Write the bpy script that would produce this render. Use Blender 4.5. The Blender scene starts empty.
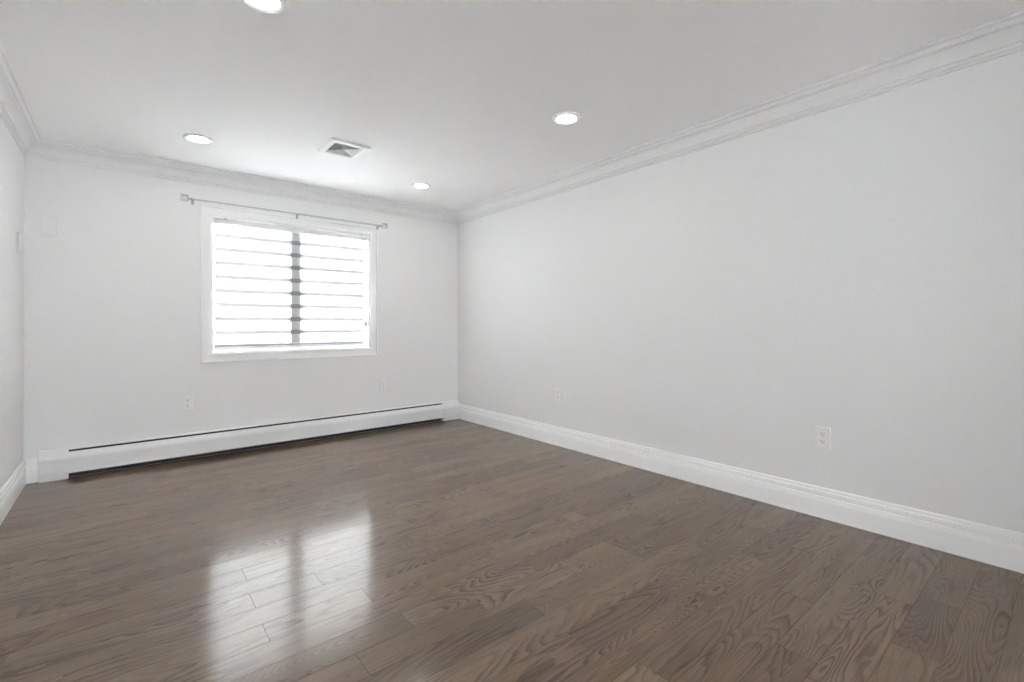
import bpy, bmesh, math, random
from mathutils import Matrix, Vector
random.seed(7)
scn = bpy.context.scene
C = scn.collection

# ------------------------------------------------------------ camera
F_PX, PY = 471.43, 322.38
YAW, PITCH, ROLL, CAM_H = .6884, .00602, .00427, 1.102
cd = bpy.data.cameras.new('camera'); cam = bpy.data.objects.new('camera', cd); C.objects.link(cam)
cd.sensor_fit = 'HORIZONTAL'; cd.sensor_width = 36.0
cd.lens = F_PX / 1024 * 36.0
cd.shift_y = -(341 - PY) / 1024
cd.clip_start = .02
s, c = math.sin(YAW), math.cos(YAW)
Fh, Rh, Zh = Vector((s, c, 0)), Vector((c, -s, 0)), Vector((0, 0, 1))
Fv = Fh * math.cos(PITCH) + Zh * math.sin(PITCH)
Uv = Zh * math.cos(PITCH) - Fh * math.sin(PITCH)
R2 = Rh * math.cos(ROLL) - Uv * math.sin(ROLL)
U2 = Rh * math.sin(ROLL) + Uv * math.cos(ROLL)
m = Matrix.Identity(4)
for i in range(3):
    m[i][0], m[i][1], m[i][2] = R2[i], U2[i], -Fv[i]
m[2][3] = CAM_H
cam.matrix_world = m
scn.camera = cam

# ------------------------------------------------------------ light and exposure
SKY = 21.0            # overcast daylight outside
LAMP = 24.0          # radiance of the downlight lenses
scn.view_settings.view_transform = 'Standard'
scn.view_settings.look = 'None'
scn.view_settings.exposure = 1.5
scn.view_settings.gamma = 1.0
scn.view_settings.use_curve_mapping = False
w = bpy.data.worlds.new('overcast_sky'); scn.world = w; w.use_nodes = True
bg = w.node_tree.nodes['Background']
bg.inputs[0].default_value = (.95, .98, 1.0, 1)
_n = w.node_tree.nodes; _l = w.node_tree.links      # cloud above the horizon, ground below raised slightly brighter to light the ceiling
_tc = _n.new('ShaderNodeTexCoord'); _sx = _n.new('ShaderNodeSeparateXYZ'); _mr = _n.new('ShaderNodeMapRange')
_l.new(_tc.outputs['Generated'], _sx.inputs[0]); _l.new(_sx.outputs[2], _mr.inputs[0])
_mr.inputs[1].default_value = -.06; _mr.inputs[2].default_value = .03
_mr.inputs[3].default_value = SKY * 1.05; _mr.inputs[4].default_value = SKY
_l.new(_mr.outputs[0], bg.inputs[1])
scn.cycles.max_bounces = 16; scn.cycles.diffuse_bounces = 10; scn.cycles.glossy_bounces = 4
scn.cycles.transmission_bounces = 6; scn.cycles.transparent_max_bounces = 8
scn.cycles.use_denoising = True
scn.cycles.blur_glossy = 1.0
scn.cycles.sample_clamp_indirect = 0
scn.cycles.caustics_reflective = True

# ------------------------------------------------------------ room size (metres)
XL, XR, YB, YF, H = -.5472, 3.0699, 4.7528, -3.0, 2.44

# ------------------------------------------------------------ helpers
def tag(o, label=None, cat=None, group=None, kind=None):
    if label: o['label'] = label
    if cat: o['category'] = cat
    if group: o['group'] = group
    if kind: o['kind'] = kind
    return o

def empty(name, loc, rotz=0):
    o = bpy.data.objects.new(name, None); C.objects.link(o)
    o.empty_display_size = .05
    o.location = loc; o.rotation_euler = (0, 0, rotz)
    return o

def obj(name, bm, mat, parent=None, smooth=False):
    bmesh.ops.recalc_face_normals(bm, faces=bm.faces[:])
    me = bpy.data.meshes.new(name); bm.to_mesh(me); bm.free()
    for mm in (mat if isinstance(mat, (list, tuple)) else [mat]): me.materials.append(mm)
    if smooth:
        for p in me.polygons: p.use_smooth = True
        try: me.set_sharp_from_angle(angle=math.radians(32))
        except Exception: pass
    o = bpy.data.objects.new(name, me); C.objects.link(o)
    if parent: o.parent = parent
    return o

def box(bm, x0, x1, y0, y1, z0, z1, bev=0, seg=2, mi=0):
    vs = [bm.verts.new((x, y, z)) for x in (x0, x1) for y in (y0, y1) for z in (z0, z1)]
    idx = [(0, 1, 3, 2), (4, 6, 7, 5), (0, 4, 5, 1), (2, 3, 7, 6), (0, 2, 6, 4), (1, 5, 7, 3)]
    fs = [bm.faces.new([vs[i] for i in f]) for f in idx]
    for f in fs: f.material_index = mi
    if bev:
        es = list({e for f in fs for e in f.edges})
        bmesh.ops.bevel(bm, geom=es, offset=bev, segments=seg, profile=.5, affect='EDGES')
    return vs

def tube(bm, p0, p1, r, n=16, r1=None):
    p0, p1 = Vector(p0), Vector(p1); d = (p1 - p0)
    q = Vector((0, 0, 1)).rotation_difference(d.normalized())
    r1 = r if r1 is None else r1
    a = [bm.verts.new(p0 + q @ Vector((r * math.cos(t), r * math.sin(t), 0))) for t in [2 * math.pi * i / n for i in range(n)]]
    b = [bm.verts.new(p1 + q @ Vector((r1 * math.cos(t), r1 * math.sin(t), 0))) for t in [2 * math.pi * i / n for i in range(n)]]
    for i in range(n): bm.faces.new((a[i], a[(i + 1) % n], b[(i + 1) % n], b[i]))
    bm.faces.new(a[::-1]); bm.faces.new(b)

def lathe(bm, prof, n=48, centre=(0, 0), close=False):
    rings = []
    for r, z in prof:
        if r < 1e-6: rings.append([bm.verts.new((centre[0], centre[1], z))])
        else: rings.append([bm.verts.new((centre[0] + r * math.cos(2 * math.pi * i / n), centre[1] + r * math.sin(2 * math.pi * i / n), z)) for i in range(n)])
    pairs = list(zip(rings, rings[1:])) + ([(rings[-1], rings[0])] if close else [])
    for a, b in pairs:
        for i in range(n):
            j = (i + 1) % n
            if len(a) == 1: bm.faces.new((a[0], b[i], b[j]))
            elif len(b) == 1: bm.faces.new((a[i], a[j], b[0]))
            else: bm.faces.new((a[i], a[j], b[j], b[i]))

def moulding(name, prof, wall, a, b, mat, ma=1, mb=1, parent=None):
    """prof: (distance off wall, z). wall: 'L','R','B','F'. a,b ends along the wall; ma/mb mitre factors."""
    bm = bmesh.new()
    def P(t, u, z):
        return {'L': (XL + u, t, z), 'R': (XR - u, t, z), 'B': (t, YB - u, z), 'F': (t, YF + u, z)}[wall]
    A = [bm.verts.new(P(a + ma * u, u, z)) for u, z in prof]
    B = [bm.verts.new(P(b - mb * u, u, z)) for u, z in prof]
    n = len(prof)
    for i in range(n): bm.faces.new((A[i], A[(i + 1) % n], B[(i + 1) % n], B[i]))
    bm.faces.new(A[::-1]); bm.faces.new(B)
    return obj(name, bm, mat, parent)

# ------------------------------------------------------------ materials
def mat(name, col, rough=.5, metal=0, spec=.5, coat=0, coat_rough=.1, ior=None):
    mt = bpy.data.materials.new(name); mt.use_nodes = True
    b = mt.node_tree.nodes['Principled BSDF']
    b.inputs['Base Color'].default_value = (*col, 1); b.inputs['Roughness'].default_value = rough
    b.inputs['Metallic'].default_value = metal; b.inputs['Specular IOR Level'].default_value = spec
    b.inputs['Coat Weight'].default_value = coat; b.inputs['Coat Roughness'].default_value = coat_rough
    if ior: b.inputs['IOR'].default_value = ior
    return mt

def paint(name, col, rough, bump=.02, scale=260):
    mt = mat(name, col, rough); nt = mt.node_tree; N = nt.nodes; L = nt.links
    b = N['Principled BSDF']
    if bump <= .01: return mt
    tc = N.new('ShaderNodeTexCoord'); nz = N.new('ShaderNodeTexNoise'); nz.inputs['Scale'].default_value = scale
    nz.inputs['Detail'].default_value = 3
    bp = N.new('ShaderNodeBump'); bp.inputs['Strength'].default_value = bump; bp.inputs['Distance'].default_value = .002
    L.new(tc.outputs['Object'], nz.inputs['Vector']); L.new(nz.outputs[0], bp.inputs['Height']); L.new(bp.outputs[0], b.inputs['Normal'])
    return mt

M = {}
M['wall'] = paint('wall_paint', (.81, .81, .815), .6, .01)
M['ceiling'] = paint('ceiling_paint', (.95, .95, .955), .8, .01)
M['trim'] = paint('trim_paint', (.96, .96, .96), .32, .01, 60)
M['metal_white'] = paint('white_enamel', (.80, .81, .81), .35, .01, 80)
M['crown'] = paint('crown_paint', (.82, .82, .825), .4, .01, 60)
M['casing'] = paint('casing_paint', (.88, .88, .885), .35, .01, 60)
M['plastic'] = mat('white_plastic', (.84, .84, .83), .35)
M['plastic_dark'] = mat('dark_slot', (.03, .03, .03), .6)
M['interior'] = mat('heater_inner_shade', (.03, .03, .03), .7)
M['fins'] = mat('aluminium_fins', (.35, .35, .35), .5, .6)
M['copper'] = mat('copper_pipe', (.45, .22, .12), .4, .9)
M['vinyl'] = mat('white_vinyl', (.82, .83, .84), .35)
M['chrome'] = mat('brushed_nickel', (.58, .58, .58), .28, 1)
M['bracket'] = mat('dark_nickel', (.48, .48, .49), .35, 1)
M['duct'] = mat('duct_shade', (.16, .16, .16), .6, .3)
M['vent'] = paint('vent_enamel', (.84, .84, .84), .4, .01)
M['outside'] = mat('outside_stucco', (.5, .5, .48), .9)

def glass(name, tint=(1, 1, 1), extra=.0):
    mt = bpy.data.materials.new(name); mt.use_nodes = True; nt = mt.node_tree; N = nt.nodes; L = nt.links
    N.clear(); out = N.new('ShaderNodeOutputMaterial')
    tr = N.new('ShaderNodeBsdfTransparent'); tr.inputs[0].default_value = (*tint, 1)
    gl = N.new('ShaderNodeBsdfGlossy'); gl.inputs['Roughness'].default_value = .02
    fr = N.new('ShaderNodeFresnel'); fr.inputs[0].default_value = 1.5
    ad = N.new('ShaderNodeMath'); ad.operation = 'ADD'; ad.inputs[1].default_value = extra
    mx = N.new('ShaderNodeMixShader')
    L.new(fr.outputs[0], ad.inputs[0]); L.new(ad.outputs[0], mx.inputs[0])
    L.new(tr.outputs[0], mx.inputs[1]); L.new(gl.outputs[0], mx.inputs[2]); L.new(mx.outputs[0], out.inputs[0])
    return mt
M['glass'] = glass('window_glass', (.97, .98, .98))
M['crystal'] = glass('clear_acrylic', (.95, .955, .96), .04)

def fabric(name, col, transp):
    mt = bpy.data.materials.new(name); mt.use_nodes = True; nt = mt.node_tree; N = nt.nodes; L = nt.links
    N.clear(); out = N.new('ShaderNodeOutputMaterial')
    tl = N.new('ShaderNodeBsdfTranslucent'); tl.inputs[0].default_value = (*col, 1)
    df = N.new('ShaderNodeBsdfDiffuse'); df.inputs[0].default_value = (.8, .8, .8, 1)
    tp = N.new('ShaderNodeBsdfTransparent')
    # fine horizontal weave threads
    tc = N.new('ShaderNodeTexCoord'); wv = N.new('ShaderNodeTexWave'); wv.bands_direction = 'Z'
    wv.inputs['Scale'].default_value = 40; wv.inputs['Distortion'].default_value = .4
    L.new(tc.outputs['Object'], wv.inputs['Vector'])
    rp = N.new('ShaderNodeMapRange'); rp.inputs[3].default_value = .93; rp.inputs[4].default_value = 1
    L.new(wv.outputs['Fac'], rp.inputs[0])
    mc = N.new('ShaderNodeMix'); mc.data_type = 'RGBA'; mc.blend_type = 'MULTIPLY'; mc.inputs[0].default_value = 1
    mc.inputs[6].default_value = (*col, 1); L.new(rp.outputs[0], mc.inputs[7]); L.new(mc.outputs[2], tl.inputs[0])
    m1 = N.new('ShaderNodeMixShader'); m1.inputs[0].default_value = .35
    L.new(tl.outputs[0], m1.inputs[1]); L.new(df.outputs[0], m1.inputs[2])
    m2 = N.new('ShaderNodeMixShader'); m2.inputs[0].default_value = transp
    L.new(m1.outputs[0], m2.inputs[1]); L.new(tp.outputs[0], m2.inputs[2]); L.new(m2.outputs[0], out.inputs[0])
    return mt
M['shade'] = fabric('sheer_woven_fabric', (.46, .46, .46), .012)
M['shade_double'] = fabric('doubled_woven_fabric', (.038, .038, .038), .0)

def emit(name, col, st):
    mt = bpy.data.materials.new(name); mt.use_nodes = True; nt = mt.node_tree; N = nt.nodes; L = nt.links
    N.clear(); out = N.new('ShaderNodeOutputMaterial'); e = N.new('ShaderNodeEmission')
    e.inputs[0].default_value = (*col, 1); e.inputs[1].default_value = st; L.new(e.outputs[0], out.inputs[0])
    return mt
M['lens'] = emit('lit_lens', (1, .95, .88), LAMP)

def wood():
    mt = bpy.data.materials.new('stained_oak'); mt.use_nodes = True; nt = mt.node_tree; N = nt.nodes; L = nt.links
    b = N['Principled BSDF']
    def mth(op, a, b_=None, c_=None, clamp=False):
        n = N.new('ShaderNodeMath'); n.operation = op; n.use_clamp = clamp
        for i, v in enumerate((a, b_, c_)):
            if v is None: continue
            if isinstance(v, (int, float)): n.inputs[i].default_value = v
            else: L.new(v, n.inputs[i])
        return n.outputs[0]
    at = N.new('ShaderNodeAttribute'); at.attribute_name = 'board'      # x: offset, y: tone, z: figure
    sep = N.new('ShaderNodeSeparateXYZ'); L.new(at.outputs['Vector'], sep.inputs[0])
    rnd, tone, fig = sep.outputs
    tc = N.new('ShaderNodeTexCoord'); sp = N.new('ShaderNodeSeparateXYZ'); L.new(tc.outputs['Object'], sp.inputs[0])
    X, Y = sp.outputs[0], sp.outputs[1]
    def coords(sx, sy, k):
        cb = N.new('ShaderNodeCombineXYZ')
        L.new(mth('MULTIPLY_ADD', X, sx, mth('MULTIPLY', rnd, 37.7 * k)), cb.inputs[0])
        L.new(mth('MULTIPLY', Y, sy), cb.inputs[1]); L.new(mth('MULTIPLY', rnd, 91.3 * k), cb.inputs[2])
        return cb.outputs[0]
    def noise(vec, scale, detail=2, rough=.5, dist=0):
        n = N.new('ShaderNodeTexNoise'); n.inputs['Scale'].default_value = scale; n.inputs['Detail'].default_value = detail
        n.inputs['Roughness'].default_value = rough; n.inputs['Distortion'].default_value = dist
        L.new(vec, n.inputs['Vector']); return n.outputs[0]
    # growth rings: contour lines of a stretched noise (cathedral figure)
    n1 = noise(coords(1.0, 5.5, 1), 1.25, 1.2, .4, .25)
    n1b = noise(coords(9, 38, 2), 1.0, 3, .6)
    field = mth('ADD', mth('MULTIPLY', n1, mth('MULTIPLY_ADD', fig, 34, 12)), mth('MULTIPLY', n1b, .9))
    fr = mth('FRACT', field)
    saw = mth('POWER', fr, 2.2)                                     # early wood: sharp on one side
    saw = mth('MULTIPLY', saw, mth('SUBTRACT', 1, mth('POWER', fr, 18)))
    # where the figure shows and where the board is calm
    msk = noise(coords(1.3, 6, 3), 1.5, 2, .5)
    msk = mth('MULTIPLY_ADD', msk, 3.2, -1.05, True)
    rings = mth('MULTIPLY', saw, mth('MULTIPLY_ADD', msk, .85, .15))
    # open pores: fine long streaks
    pores = noise(coords(7, 230, 4), 1.0, 4, .65)
    pores = mth('MULTIPLY_ADD', pores, 3.0, -1.35, True)
    broad = noise(coords(1.1, 7, 5), 2.0, 3, .55)
    # dark mineral streaks
    mn = noise(coords(1.6, 16, 6), 1.7, 2, .5)
    mn = mth('MULTIPLY_ADD', mn, 9, -6.1, True)
    dark = mth('ADD', mth('MULTIPLY', rings, .95), mth('MULTIPLY', pores, .45))
    dark = mth('ADD', dark, mth('MULTIPLY', mn, .5))
    dark = mth('ADD', dark, mth('MULTIPLY_ADD', broad, -.5, .25), None, True)
    cr = N.new('ShaderNodeMix'); cr.data_type = 'RGBA'
    cr.inputs[6].default_value = (.168, .106, .061, 1); cr.inputs[7].default_value = (.022, .011, .006, 1)
    L.new(dark, cr.inputs[0])
    tn = N.new('ShaderNodeMix'); tn.data_type = 'RGBA'; tn.blend_type = 'MULTIPLY'; tn.inputs[0].default_value = 1
    L.new(cr.outputs[2], tn.inputs[6])
    tv = mth('MULTIPLY_ADD', tone, .55, .72); cb = N.new('ShaderNodeCombineXYZ')
    L.new(tv, cb.inputs[0]); L.new(mth('MULTIPLY', tv, mth('MULTIPLY_ADD', rnd, .05, .975)), cb.inputs[1]); L.new(mth('MULTIPLY', tv, mth('MULTIPLY_ADD', rnd, .10, .95)), cb.inputs[2])
    L.new(cb.outputs[0], tn.inputs[7]); L.new(tn.outputs[2], b.inputs['Base Color'])
    b.inputs['Roughness'].default_value = .42
    b.inputs['Specular IOR Level'].default_value = .2
    b.inputs['Coat Weight'].default_value = .64
    b.inputs['Coat IOR'].default_value = 1.6
    L.new(mth('MULTIPLY_ADD', broad, .05, .06), b.inputs['Coat Roughness'])
    bp = N.new('ShaderNodeBump'); bp.inputs['Strength'].default_value = .45; bp.inputs['Distance'].default_value = .0004
    slow = noise(coords(1.5, 5, 7), 1.6, 1, .4)
    hgt = mth('ADD', mth('MULTIPLY', dark, -.35), mth('MULTIPLY', pores, -.25))
    hgt = mth('ADD', hgt, mth('MULTIPLY', slow, .12))
    L.new(hgt, bp.inputs['Height']); L.new(bp.outputs[0], b.inputs['Normal']); L.new(bp.outputs[0], b.inputs['Coat Normal'])
    return mt
M['wood'] = wood()
M['seam'] = mat('dark_board_seam', (.022, .014, .010), .6)

# ------------------------------------------------------------ the floor: boards 12.6 cm wide running along the window wall
Y0, PITCHW = .1835, .1257
JOINTS = {  # row: [(x of joint, ...)], tones: {(row, index): tone}
    18: [-.2, .673, 1.9], 17: [.412, 1.45, 2.5], 16: [-.3, 1.15, 2.2], 15: [.398, .655, 1.62, 2.75], 14: [-.15, 1.25, 2.05],
    13: [.395, .77, 1.405, 1.94, 2.05], 12: [-.3, .98, 2.45], 11: [.0, .818, 1.437, 2.3], 10: [.60, 1.09, 1.89, 2.6],
    9: [-.1, .42, 1.24, 1.89, 2.8], 8: [.3, 2.2], 7: [.15, 1.225, 1.74, 2.62], 6: [.7, 2.3], 5: [.2, 1.3, 2.55],
    4: [.9, 2.1], 3: [.6, 1.737, 2.72], 2: [1.1, 2.38], 1: [.4, 1.6, 2.05, 2.49], 0: [.8, 1.9, 2.95]}
TONES = {(10, 2): .95, (10, 1): .45, (9, 2): .12, (9, 3): .55, (8, 1): .72, (7, 1): .6, (7, 2): .12, (7, 3): .4, (6, 1): .52, (5, 2): .35, (11, 3): .2,
         (13, 3): .62, (13, 4): .95, (13, 5): .3, (3, 1): .22, (3, 2): .5, (1, 3): .08, (1, 4): .3, (0, 2): .3, (0, 1): .3, (2, 2): .45, (14, 2): .35, (12, 1): .6, (11, 2): .8}
FIGS = {(6, 1): 1.0, (7, 3): .8, (3, 2): 1.0, (1, 4): .9, (8, 1): .35, (2, 1): .9, (0, 2): .8}
def build_floor():
    bm = bmesh.new(); lay = bm.verts.layers.float_vector.new('board')
    g, dp, ns = .0006, .0016, 6
    nrow0 = int(math.floor((YF - Y0) / PITCHW)); nrow1 = int(math.ceil((YB - Y0) / PITCHW))
    rr = random.Random(21)
    for row in range(nrow0, nrow1):
        y0, y1 = max(Y0 + row * PITCHW, YF), min(Y0 + (row + 1) * PITCHW, YB)
        if y1 - y0 < .01: continue
        if row in JOINTS: js = JOINTS[row]
        else:
            js = []; x = XL + rr.uniform(.15, .9)
            while x < XR - .15: js.append(x); x += rr.uniform(.45, 1.5)
        xs = [XL] + [j for j in js if XL + .02 < j < XR - .02] + [XR]
        for i in range(len(xs) - 1):
            x0, x1 = xs[i], xs[i + 1]
            tone = TONES.get((row, i), rr.uniform(.2, .85)); fg = FIGS.get((row, i), rr.choice([.1, .25, .4, .7, .9]))
            val = (rr.random(), tone, fg)
            tx, ty = rr.gauss(0, .00015), rr.gauss(0, .0004)
            cup = rr.uniform(-.00001, .00003)
            cx, cy = (x0 + x1) / 2, (y0 + y1) / 2; hw = (y1 - y0) / 2
            def Z(x, y): return -.0004 + (x - cx) * tx * .3 + (y - cy) * ty + cup * (1 - ((y - cy) / hw) ** 2)
            ys = [y0, y0 + g] + [y0 + 2 * g + (y1 - y0 - 4 * g) * k / ns for k in range(ns + 1)] + [y1 - g, y1]
            xcs = [x0, x0 + g * .9, x0 + 2 * g] + [x0 + 2 * g + (x1 - x0 - 4 * g) * k / 3 for k in (1, 2)] + [x1 - 2 * g, x1 - g * .9, x1]
            grid = []
            for a, x in enumerate(xcs):
                colv = []
                for b_, y in enumerate(ys):
                    z = Z(x, y)
                    if a in (0, len(xcs) - 1) or b_ in (0, len(ys) - 1): z = -dp
                    elif a in (1, len(xcs) - 2) or b_ in (1, len(ys) - 2): z -= .00018
                    v = bm.verts.new((x, y, z)); v[lay] = val; colv.append(v)
                grid.append(colv)
            for a in range(len(xcs) - 1):
                for b_ in range(len(ys) - 1):
                    f = bm.faces.new((grid[a][b_], grid[a + 1][b_], grid[a + 1][b_ + 1], grid[a][b_ + 1])); f.smooth = False
                    if a in (0, len(xcs) - 2) or b_ in (0, len(ys) - 2): f.material_index = 1
    # underside of the slab
    z = -.08
    vs = [bm.verts.new(p) for p in ((XL - .1, YF - .1, z), (XR + .1, YF - .1, z), (XR + .1, YB + .1, z), (XL - .1, YB + .1, z))]
    bm.faces.new(vs[::-1])
    me = bpy.data.meshes.new('floor'); bm.to_mesh(me); bm.free(); me.materials.append(M['wood']); me.materials.append(M['seam'])
    o = bpy.data.objects.new('floor', me); C.objects.link(o)
    return tag(o, 'dark brown stained oak floor boards with a glossy finish', None, kind='structure')
build_floor()

# ------------------------------------------------------------ walls, ceiling
WX0, WX1, WZ0, WZ1 = .583, 1.973, .878, 2.057      # window opening
T = .12
bm = bmesh.new()
box(bm, XL - T, WX0, YB, YB + T, -.08, H + .1); box(bm, WX1, XR + T, YB, YB + T, -.08, H + .1)
box(bm, WX0, WX1, YB, YB + T, -.08, WZ0); box(bm, WX0, WX1, YB, YB + T, WZ1, H + .1)
tag(obj('wall_back', bm, M['wall']), kind='structure')
bm = bmesh.new(); box(bm, XL - T, XL, YF - T, YB, -.08, H + .1); tag(obj('wall_left', bm, M['wall']), kind='structure')
bm = bmesh.new(); box(bm, XR, XR + T, YF - T, YB, -.08, H + .1); tag(obj('wall_right', bm, M['wall']), kind='structure')
RX0, RX1, RZ0, RZ1 = -.25, .73, 1.0, 1.95        # opening of the unseen window added behind the camera
bm = bmesh.new()
box(bm, XL, RX0, YF - T, YF, -.08, H + .1); box(bm, RX1, XR, YF - T, YF, -.08, H + .1)
box(bm, RX0, RX1, YF - T, YF, -.08, RZ0); box(bm, RX0, RX1, YF - T, YF, RZ1, H + .1)
tag(obj('wall_front', bm, M['wall']), kind='structure')
bm = bmesh.new(); box(bm, XL, XR, YF, YB, H, H + .1); tag(obj('ceiling', bm, M['ceiling']), kind='structure')

BASE = [(0, 0), (.0155, 0), (.016, .002), (.016, .093), (.0150, .101), (.0125, .110), (.0110, .118), (.0030, .1200), (.0030, .1300),
        (.0130, .1325), (.0135, .137), (.0130, .148), (.0118, .1510), (.0035, .1520), (.0035, .1565), (.0100, .1580), (.0100, .165), (.0080, .170), (.0035, .173), (0, .173)]
D = lambda u, d: (u, H - d)
CROWN = [D(0, .130), D(.0110, .130), D(.0125, .125), D(.0110, .1195), D(.0070, .1185), D(.0070, .1155), D(.0160, .1130), D(.0175, .106), D(.0165, .0990), D(.0160, .0975),
         D(.0230, .0960), D(.0260, .084), D(.0330, .070), D(.0430, .057), D(.0550, .047), D(.0650, .0420), D(.0650, .0350), D(.0740, .0340), D(.0810, .030), D(.0860, .0225),
         D(.0860, .0130), D(.0960, .0120), D(.1010, .0090), D(.1010, 0), D(0, 0)]
HX0, HX1 = -.466, XR - .0175        # heater ends
tag(moulding('baseboard_left', BASE, 'L', YF, YB, M['trim']), kind='structure')
tag(moulding('baseboard_right', BASE, 'R', YF, YB, M['trim'], 1, 0), kind='structure')
tag(moulding('baseboard_back', BASE, 'B', XL, HX0 - .012, M['trim'], 1, 0), kind='structure')
tag(moulding('baseboard_front', BASE, 'F', XL, XR, M['trim']), kind='structure')
for n, (wl, a, b_) in enumerate((('L', YF, YB), ('B', XL, XR), ('R', YF, YB), ('F', XL, XR))):
    tag(moulding('trim_%d' % (n + 1), CROWN, wl, a, b_, M['crown']), kind='structure')

# ------------------------------------------------------------ window
win = empty('window_1', ((WX0 + WX1) / 2, YB, WZ0))
tag(win, kind='structure')
def wpart(name, bm, mt, par=None, smooth=False):
    o = obj(name, bm, mt, par or win, smooth)
    root = par or win
    base = Vector(win.location) if root is win or root.parent is win else Vector(root.location)
    o.data.transform(Matrix.Translation(-base)); return o
CX0, CX1, CZ0, CZ1 = .4975, 2.064, .791, 2.136
CAS = [(0, 0), (0, .020), (.003, .0225), (.012, .0225), (.015, .018), (.018, .0155), (.030, .0135), (.046, .0115), (.058, .0120), (.066, .0150), (.074, .0160), (.080, .0150), (.083, .0115), (.085, .0100), (.0865, .0090), (.0865, 0)]
def frame_loop(bm, x0, x1, z0, z1, prof, ywall, sgn=-1):
    rings = []
    for d, h in prof:
        y = ywall + sgn * h
        rings.append([bm.verts.new(p) for p in ((x0 + d, y, z0 + d), (x1 - d, y, z0 + d), (x1 - d, y, z1 - d), (x0 + d, y, z1 - d))])
    n = len(prof)
    for i in range(n):
        a, b_ = rings[i], rings[(i + 1) % n]
        for j in range(4): bm.faces.new((a[j], a[(j + 1) % 4], b_[(j + 1) % 4], b_[j]))
bm = bmesh.new(); frame_loop(bm, CX0, CX1, CZ0, CZ1, CAS, YB); wpart('casing', bm, M['casing'])
bm = bmesh.new(); frame_loop(bm, WX0, WX1, WZ0, WZ1, [(0, -.001), (.010, -.001), (.010, .10), (0, .10)], YB, 1); wpart('jamb', bm, M['trim'])
XM = (WX0 + WX1) / 2
bm = bmesh.new(); frame_loop(bm, WX0 + .0105, WX1 - .0105, WZ0 + .0105, WZ1 - .0105, [(0, .092), (.005, .092), (.005, .118), (0, .118)], YB, 1); wpart('frame', bm, M['vinyl'])
for a, b_, yy in ((WX0 + .0160, XM + .037, .074), (XM - .037, WX1 - .0160, .095)):
    z0, z1 = WZ0 + .0160, WZ1 - .0160
    bm = bmesh.new(); box(bm, a, b_, YB + yy, YB + yy + .018, z0, z0 + .035); box(bm, a, b_, YB + yy, YB + yy + .018, z1 - .035, z1)
    for q0, q1 in ((a, a + (.006 if a < XM - .1 else .074)), (b_ - (.006 if b_ > XM + .1 else .074), b_)): box(bm, q0, q1, YB + yy, YB + yy + .018, z0 + .035, z1 - .035)
    sash = wpart('sash', bm, M['vinyl'])
    bm = bmesh.new(); box(bm, a + .005, b_ - .005, YB + yy + .008, YB + yy + .012, z0 + .033, z1 - .033)
    g = obj('pane', bm, M['glass'], sash); g.data.transform(Matrix.Translation(-Vector(win.location)))
bm = bmesh.new(); box(bm, XM - .060, XM + .038, YB + .047, YB + .0735, WZ0 + .0105, WZ1 - .0105, .002); wpart('mullion', bm, M['vinyl'])
# unseen plain-glass window, added behind the camera to let in fill daylight
fill_win = empty('fill_window', ((RX0 + RX1) / 2, YF, RZ0)); tag(fill_win, kind='structure')
def w2(name, bm, mt):
    o = obj(name, bm, mt, fill_win); o.data.transform(Matrix.Translation(-Vector(fill_win.location))); return o
bm = bmesh.new(); frame_loop(bm, RX0 - .0855, RX1 + .0855, RZ0 - .0855, RZ1 + .0855, CAS, YF, 1); w2('casing', bm, M['trim'])
bm = bmesh.new(); frame_loop(bm, RX0, RX1, RZ0, RZ1, [(0, -.001), (.010, -.001), (.010, .10), (0, .10)], YF, -1); w2('jamb', bm, M['trim'])
bm = bmesh.new(); frame_loop(bm, RX0 + .010, RX1 - .010, RZ0 + .010, RZ1 - .010, [(0, .06), (.035, .06), (.035, .10), (0, .10)], YF, -1); w2('frame', bm, M['vinyl'])
bm = bmesh.new(); box(bm, (RX0 + RX1) / 2 - .02, (RX0 + RX1) / 2 + .02, YF - .09, YF - .06, RZ0 + .04, RZ1 - .04); w2('mullion', bm, M['vinyl'])
bm = bmesh.new(); box(bm, RX0 + .04, RX1 - .04, YF - .082, YF - .078, RZ0 + .04, RZ1 - .04); w2('pane', bm, M['glass'])

# ------------------------------------------------------------ blind
BY = YB + .030
bl = tag(empty('roller_blind', (XM, BY, WZ0 + .02)), 'white banded roller blind hanging inside the window frame', 'blind')
def part(root, name, bm, mt, smooth=False, par=None):
    o = obj(name, bm, mt, par or root, smooth)
    o.data.transform(Matrix.Translation(-Vector(root.location)))
    return o
bx0, bx1 = WX0 + .012, WX1 - .012
bm = bmesh.new()   # headrail cassette: softly rounded front
prof = [(0, 1.992), (-.012, 1.990), (-.020, 1.994), (-.024, 2.004), (-.024, 2.030), (-.021, 2.038), (-.013, 2.043), (.016, 2.043), (.018, 2.039), (.018, 1.994)]
A = [bm.verts.new((bx0, BY + u, z)) for u, z in prof]; B = [bm.verts.new((bx1, BY + u, z)) for u, z in prof]
for i in range(len(prof)): bm.faces.new((A[i], A[(i + 1) % len(prof)], B[(i + 1) % len(prof)], B[i]))
bm.faces.new(A[::-1]); bm.faces.new(B)
hr = part(bl, 'headrail', bm, M['vinyl'], True)
for x in (.683, 1.895):
    bm = bmesh.new(); box(bm, x - .014, x + .014, BY - .026, BY - .006, 2.0405, 2.0465, .0015); part(bl, 'mounting_clip', bm, M['bracket'], par=hr)
fx0, fx1 = .602, 1.930
lines = [1.896, 1.778, 1.659, 1.536, 1.4145, 1.292, 1.170, 1.048]
bm = bmesh.new(); edges = [1.995]
for z in lines: edges += [z + .020, z - .020]
edges += [.945]
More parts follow.
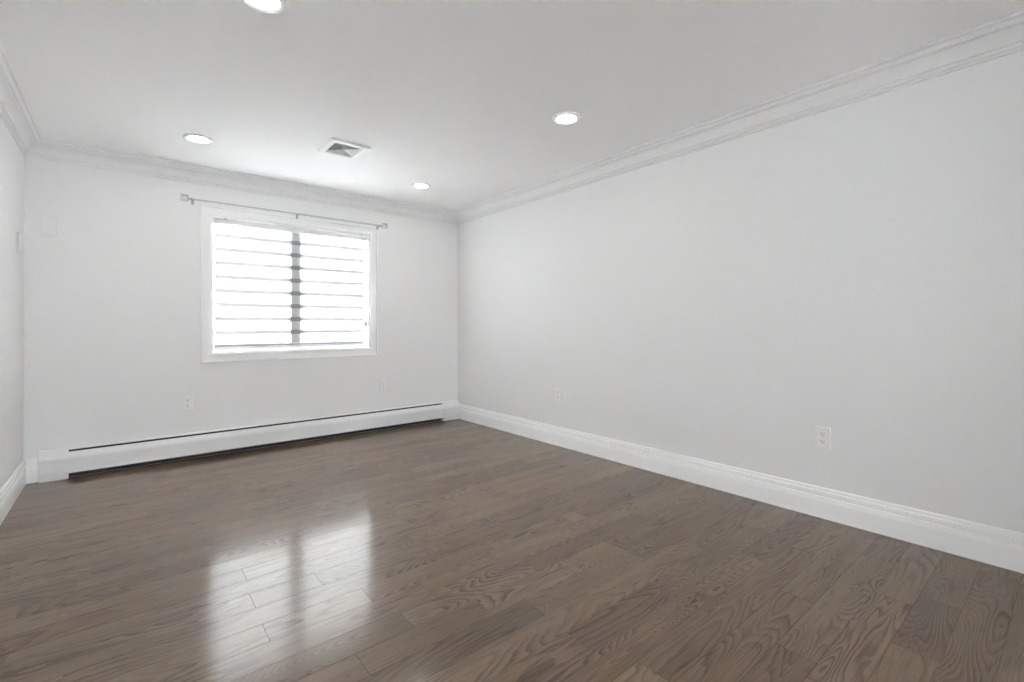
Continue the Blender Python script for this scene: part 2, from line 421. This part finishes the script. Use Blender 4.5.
for i in range(len(edges) - 1):
    z0, z1 = edges[i], edges[i + 1]
    y0 = y1 = BY + .006
    vs = [bm.verts.new(p) for p in ((fx0, y0, z0), (fx1, y0, z0), (fx1, y1, z1), (fx0, y1, z1))]
    f = bm.faces.new(vs); f.material_index = i % 2
bmesh.ops.remove_doubles(bm, verts=bm.verts[:], dist=1e-5)
part(bl, 'fabric', bm, [M['shade'], M['shade_double']])
bm = bmesh.new(); box(bm, fx0 - .002, fx1 + .002, BY - .001, BY + .012, .897, .948, .004, 3)
br = part(bl, 'bottom_rail', bm, M['vinyl'], True)
bm = bmesh.new(); box(bm, fx0 - .001, fx1 + .001, BY - .0012, BY + .002, .926, .936, .0005, 1); part(bl, 'rail_strip', bm, M['shade'], par=br)
bm = bmesh.new()   # bead chain loop
for dx in (0, .016):
    z = 1.99
    tube(bm, (1.940 + dx, BY - .006, 1.13), (1.940 + dx, BY - .006, 1.992), .0007, 6)
    while z > 1.14:
        q = bmesh.ops.create_icosphere(bm, subdivisions=1, radius=.0019, matrix=Matrix.Translation((1.940 + dx, BY - .006, z))); z -= .0065
part(bl, 'bead_chain', bm, M['plastic'], True)
bm = bmesh.new(); box(bm, 1.934, 1.962, BY - .013, BY + .001, 1.095, 1.150, .004, 3); part(bl, 'chain_tensioner', bm, mat('grey_plastic', (.42, .42, .42), .4), True)

# ------------------------------------------------------------ curtain rod
ROFF = .075
RY = YB - ROFF
rod = tag(empty('curtain_rod', (1.25, YB, 2.155)), 'thin silver curtain rod on brackets above the window', 'curtain rod')
def rz(x): return 2.156 + (x - .42) * (2.150 - 2.156) / 1.65
bm = bmesh.new(); tube(bm, (.435, RY, rz(.435)), (1.30, RY, rz(1.30)), .0062, 20); tube(bm, (1.24, RY, rz(1.24)), (2.062, RY, rz(2.062)), .0078, 20)
part(rod, 'rod', bm, M['chrome'], True)
for x in (.441, 1.262, 2.058):
    z = rz(x); bm = bmesh.new()
    box(bm, x - .010, x + .010, YB - .026, YB - .0228, z - .036, z + .012, .001)
    box(bm, x - .004, x + .004, RY, YB - .024, z - .0155, z - .0095, .001)
    for k in range(9):    # cradle under the rod
        a0, a1 = math.pi * (1.0 + k / 9), math.pi * (1.0 + (k + 1) / 9)
        tube(bm, (x, RY + .0105 * math.cos(a0), z + .0105 * math.sin(a0)), (x, RY + .0105 * math.cos(a1), z + .0105 * math.sin(a1)), .003, 8)
    part(rod, 'bracket', bm, M['bracket'], True)
for sgn, x in ((-1, .435), (1, 2.062)):
    z = rz(x); bm = bmesh.new()
    tube(bm, (x, RY, z), (x + sgn * .018, RY, z), .0100, 20); tube(bm, (x + sgn * .018, RY, z), (x + sgn * .030, RY, z), .0065, 16)
    fc = part(rod, 'finial', bm, M['bracket'], True)
    bm = bmesh.new(); a, b_ = sorted((x + sgn * .030, x + sgn * .080))
    box(bm, a, b_, RY - .022, RY + .022, z - .022, z + .026, .004, 2); part(rod, 'crystal_block', bm, M['crystal'], par=fc)

# ------------------------------------------------------------ baseboard heater
ht = tag(empty('baseboard_heater', ((HX0 + HX1) / 2, YB, 0)), 'long white hydronic baseboard heater along the wall under the window', 'heater')
SX0, SX1 = -.314, 2.838
def extr(bm, prof, x0, x1, mi=0):
    A = [bm.verts.new((x0, YB - u, z)) for u, z in prof]; B = [bm.verts.new((x1, YB - u, z)) for u, z in prof]
    n = len(prof)
    for i in range(n): bm.faces.new((A[i], A[(i + 1) % n], B[(i + 1) % n], B[i]))
    bm.faces.new(A[::-1]); bm.faces.new(B)
bm = bmesh.new(); extr(bm, [(.001, .002), (.003, .002), (.003, .2115), (.024, .2135), (.0275, .211), (.0285, .206), (.0300, .206), (.0292, .2125), (.0255, .216), (.001, .216)], SX0, SX1)
part(ht, 'back_plate', bm, M['metal_white'])
bm = bmesh.new(); extr(bm, [(.0415, .1935), (.0425, .1945), (.0680, .1610), (.0685, .1590), (.0670, .1585)], SX0, SX1)
part(ht, 'damper_flap', bm, M['metal_white'])
bm = bmesh.new(); extr(bm, [(.0575, .1550), (.0595, .1560), (.0610, .1550), (.0635, .146), (.0635, .062), (.0670, .056), (.0670, .046), (.0640, .042), (.0600, .041), (.0600, .0425), (.0630, .0445), (.0630, .054), (.0610, .061), (.0610, .150), (.0590, .157)], SX0, SX1)
part(ht, 'front_panel', bm, M['metal_white'])
bm = bmesh.new(); box(bm, SX0, SX1, YB - .0035, YB - .0031, .002, .205); part(ht, 'inner_shade_sheet', bm, M['interior'])  # near-black sheet: the shade inside the heater is put into its colour
bm = bmesh.new()
x = SX0 + .01
while x < SX1 - .01:
    box(bm, x, x + .0008, YB - .054, YB - .008, .070, .130); x += .009
fo = part(ht, 'heating_fins', bm, M['fins'])
bm = bmesh.new(); tube(bm, (SX0, YB - .031, .100), (SX1, YB - .031, .100), .0095, 12); part(ht, 'water_pipe', bm, M['copper'], True)
cap = [(.001, .001), (.0560, .001), (.0570, .003), (.0570, .056), (.0540, .058), (.0540, .061), (.0680, .063), (.0690, .066), (.0660, .147), (.0630, .1550), (.0600, .1570), (.0690, .1590), (.0690, .1610), (.0400, .2040), (.0370, .2100), (.0310, .2160), (.0255, .2185), (.001, .2185)]
for x0, x1 in ((HX0, SX0), (SX1, HX1)):
    bm = bmesh.new(); extr(bm, cap, x0, x1); part(ht, 'end_cap', bm, M['metal_white'])

# ------------------------------------------------------------ downlights
def downlight(x, y, label):
    t = tag(empty('recessed_downlight', (x, y, H)), label, 'ceiling light', 'recessed ceiling downlights')
    t.empty_display_size = .05
    bm = bmesh.new()
    lathe(bm, [(.091, -.0005), (.091, -.006), (.089, -.0095), (.084, -.0115), (.076, -.0105), (.073, -.0075), (.071, -.0070), (.069, -.0085), (.065, -.0080), (.062, -.0030), (.058, -.0010), (.058, -.0003)], close=True)
    obj('trim_ring', bm, M['vent'], t, True)
    bm = bmesh.new(); lathe(bm, [(0, -.0014), (.040, -.0014), (.050, -.0012), (.0595, -.0008)])
    obj('lens', bm, M['lens'], t, True)
    return t
downlight(.408, 3.998, 'lit recessed ceiling light left of the vent, above the left of the window')
downlight(2.190, 4.018, 'lit recessed ceiling light nearest the right back corner, smallest in view')
downlight(2.207, 2.120, 'lit recessed ceiling light alone in the right half of the ceiling')
downlight(.435, 2.120, 'lit recessed ceiling light cut off by the top edge of the picture')

# ------------------------------------------------------------ ceiling register
VX0, VX1, VY0, VY1 = 1.133, 1.419, 3.378, 3.680
vt = tag(empty('ceiling_vent', ((VX0 + VX1) / 2, (VY0 + VY1) / 2, H)), 'square white metal air vent with louvres on the ceiling', 'vent')
bm = bmesh.new()
rings = []
for d, z in [(0, H - .0005), (0, H - .015), (.002, H - .0185), (.006, H - .020), (.036, H - .020), (.040, H - .018), (.041, H - .0005)]:
    rings.append([bm.verts.new(p) for p in ((VX0 + d, VY0 + d, z), (VX1 - d, VY0 + d, z), (VX1 - d, VY1 - d, z), (VX0 + d, VY1 - d, z))])
for i in range(len(rings)):
    a, b_ = rings[i], rings[(i + 1) % len(rings)]
    for j in range(4): bm.faces.new((a[j], a[(j + 1) % 4], b_[(j + 1) % 4], b_[j]))
part(vt, 'flange', bm, M['vent'])
bm = bmesh.new(); box(bm, VX0 + .042, VX1 - .042, VY0 + .042, VY1 - .042, H - .0012, H - .0004); part(vt, 'duct_opening', bm, M['duct'])  # flat plate, darkened to paint the shade up inside the duct
cxv, cyv = (VX0 + VX1) / 2, (VY0 + VY1) / 2
for k in range(6):      # concentric square blades flaring outward
    hx, hy = (VX1 - VX0) / 2 - .041 - .0165 * k, (VY1 - VY0) / 2 - .041 - .0165 * k
    q = [(0, -.0185), (.0008, -.0192), (.0128, -.0066), (.0120, -.0058)]
    if k == 5: q = [(0, -.0185), (.0008, -.0192), (.0100, -.0100), (.0092, -.0092)]
    bm = bmesh.new(); rg = []
    for d, z in q:
        rg.append([bm.verts.new(p) for p in ((cxv - hx + d, cyv - hy + d, H + z), (cxv + hx - d, cyv - hy + d, H + z), (cxv + hx - d, cyv + hy - d, H + z), (cxv - hx + d, cyv + hy - d, H + z))])
    for i in range(4):
        A, B = rg[i], rg[(i + 1) % 4]
        for j in range(4): bm.faces.new((A[j], A[(j + 1) % 4], B[(j + 1) % 4], B[j]))
    if k == 5: bm.faces.new(rg[2])
    part(vt, 'louvre', bm, M['vent'])

# ------------------------------------------------------------ outlets and plates
def outlet(loc, rotz, label):      # local: plate in the xz plane, facing -y
    t = tag(empty('wall_outlet', loc, rotz), label, 'outlet', 'white duplex outlets low on the walls')
    bm = bmesh.new(); box(bm, -.037, .037, -.0085, -.0003, -.060, .060, .0025, 2); obj('cover_plate', bm, M['plastic'], t)
    for z in (-.0215, .0215):
        bm = bmesh.new()
        vs = []
        for k in range(24):
            a = 2 * math.pi * k / 24; vs.append((.0172 * math.cos(a), max(-.0135, min(.0135, .0172 * math.sin(a)))))
        A = [bm.verts.new((u, -.0080, z + v)) for u, v in vs]; B = [bm.verts.new((u, -.0098, z + v)) for u, v in vs]
        for i in range(24): bm.faces.new((A[i], A[(i + 1) % 24], B[(i + 1) % 24], B[i]))
        bm.faces.new(A[::-1]); bm.faces.new(B)
        r = obj('receptacle', bm, M['plastic'], t)
        bm = bmesh.new()
        box(bm, -.0085, -.0060, -.0102, -.0096, z - .001, z + .0075); box(bm, .0060, .0080, -.0102, -.0096, z, z + .0070)
        tube(bm, (0, -.0096, z - .0075), (0, -.0102, z - .0075), .0030, 12)
        obj('slots', bm, M['plastic_dark'], r)
    bm = bmesh.new(); tube(bm, (0, -.0080, 0), (0, -.0094, 0), .0032, 16); obj('screw', bm, M['chrome'], t)
    return t
outlet((.408, YB, .467), 0, 'white wall outlet under the left side of the window')
outlet((2.127, YB, .469), 0, 'white wall outlet just right of the window, above the heater')
outlet((XR, 3.063, .466), -math.pi / 2, 'farther white outlet on the right wall, nearer the back corner')
outlet((XR, .950, .457), -math.pi / 2, 'nearest and largest white outlet, on the right wall above the tall baseboard')

t = tag(empty('blank_cover_plate', (-.421, YB, 1.822)), 'white square blank plate high on the back wall beside the left corner', 'wall plate')
bm = bmesh.new(); box(bm, -.044, .044, -.022, -.0003, -.060, .060, .004, 3); obj('cover', bm, M['wall'], t, True)
bm = bmesh.new(); box(bm, -.036, .036, -.0228, -.0218, -.052, .052, .0004, 1); obj('face_panel', bm, M['wall'], t, True)
t = tag(empty('wall_plate', (XL, 4.50, 1.668), math.pi / 2), 'slim white wall plate seen edge on, high on the left wall near the corner', 'wall plate')
bm = bmesh.new(); box(bm, -.036, .036, -.004, -.0003, -.066, .066, .001, 2); obj('base_plate', bm, M['plastic'], t, True)
bm = bmesh.new(); box(bm, -.031, .031, -.014, -.004, -.060, .060, .004, 3); cv = obj('cover', bm, M['plastic'], t, True)
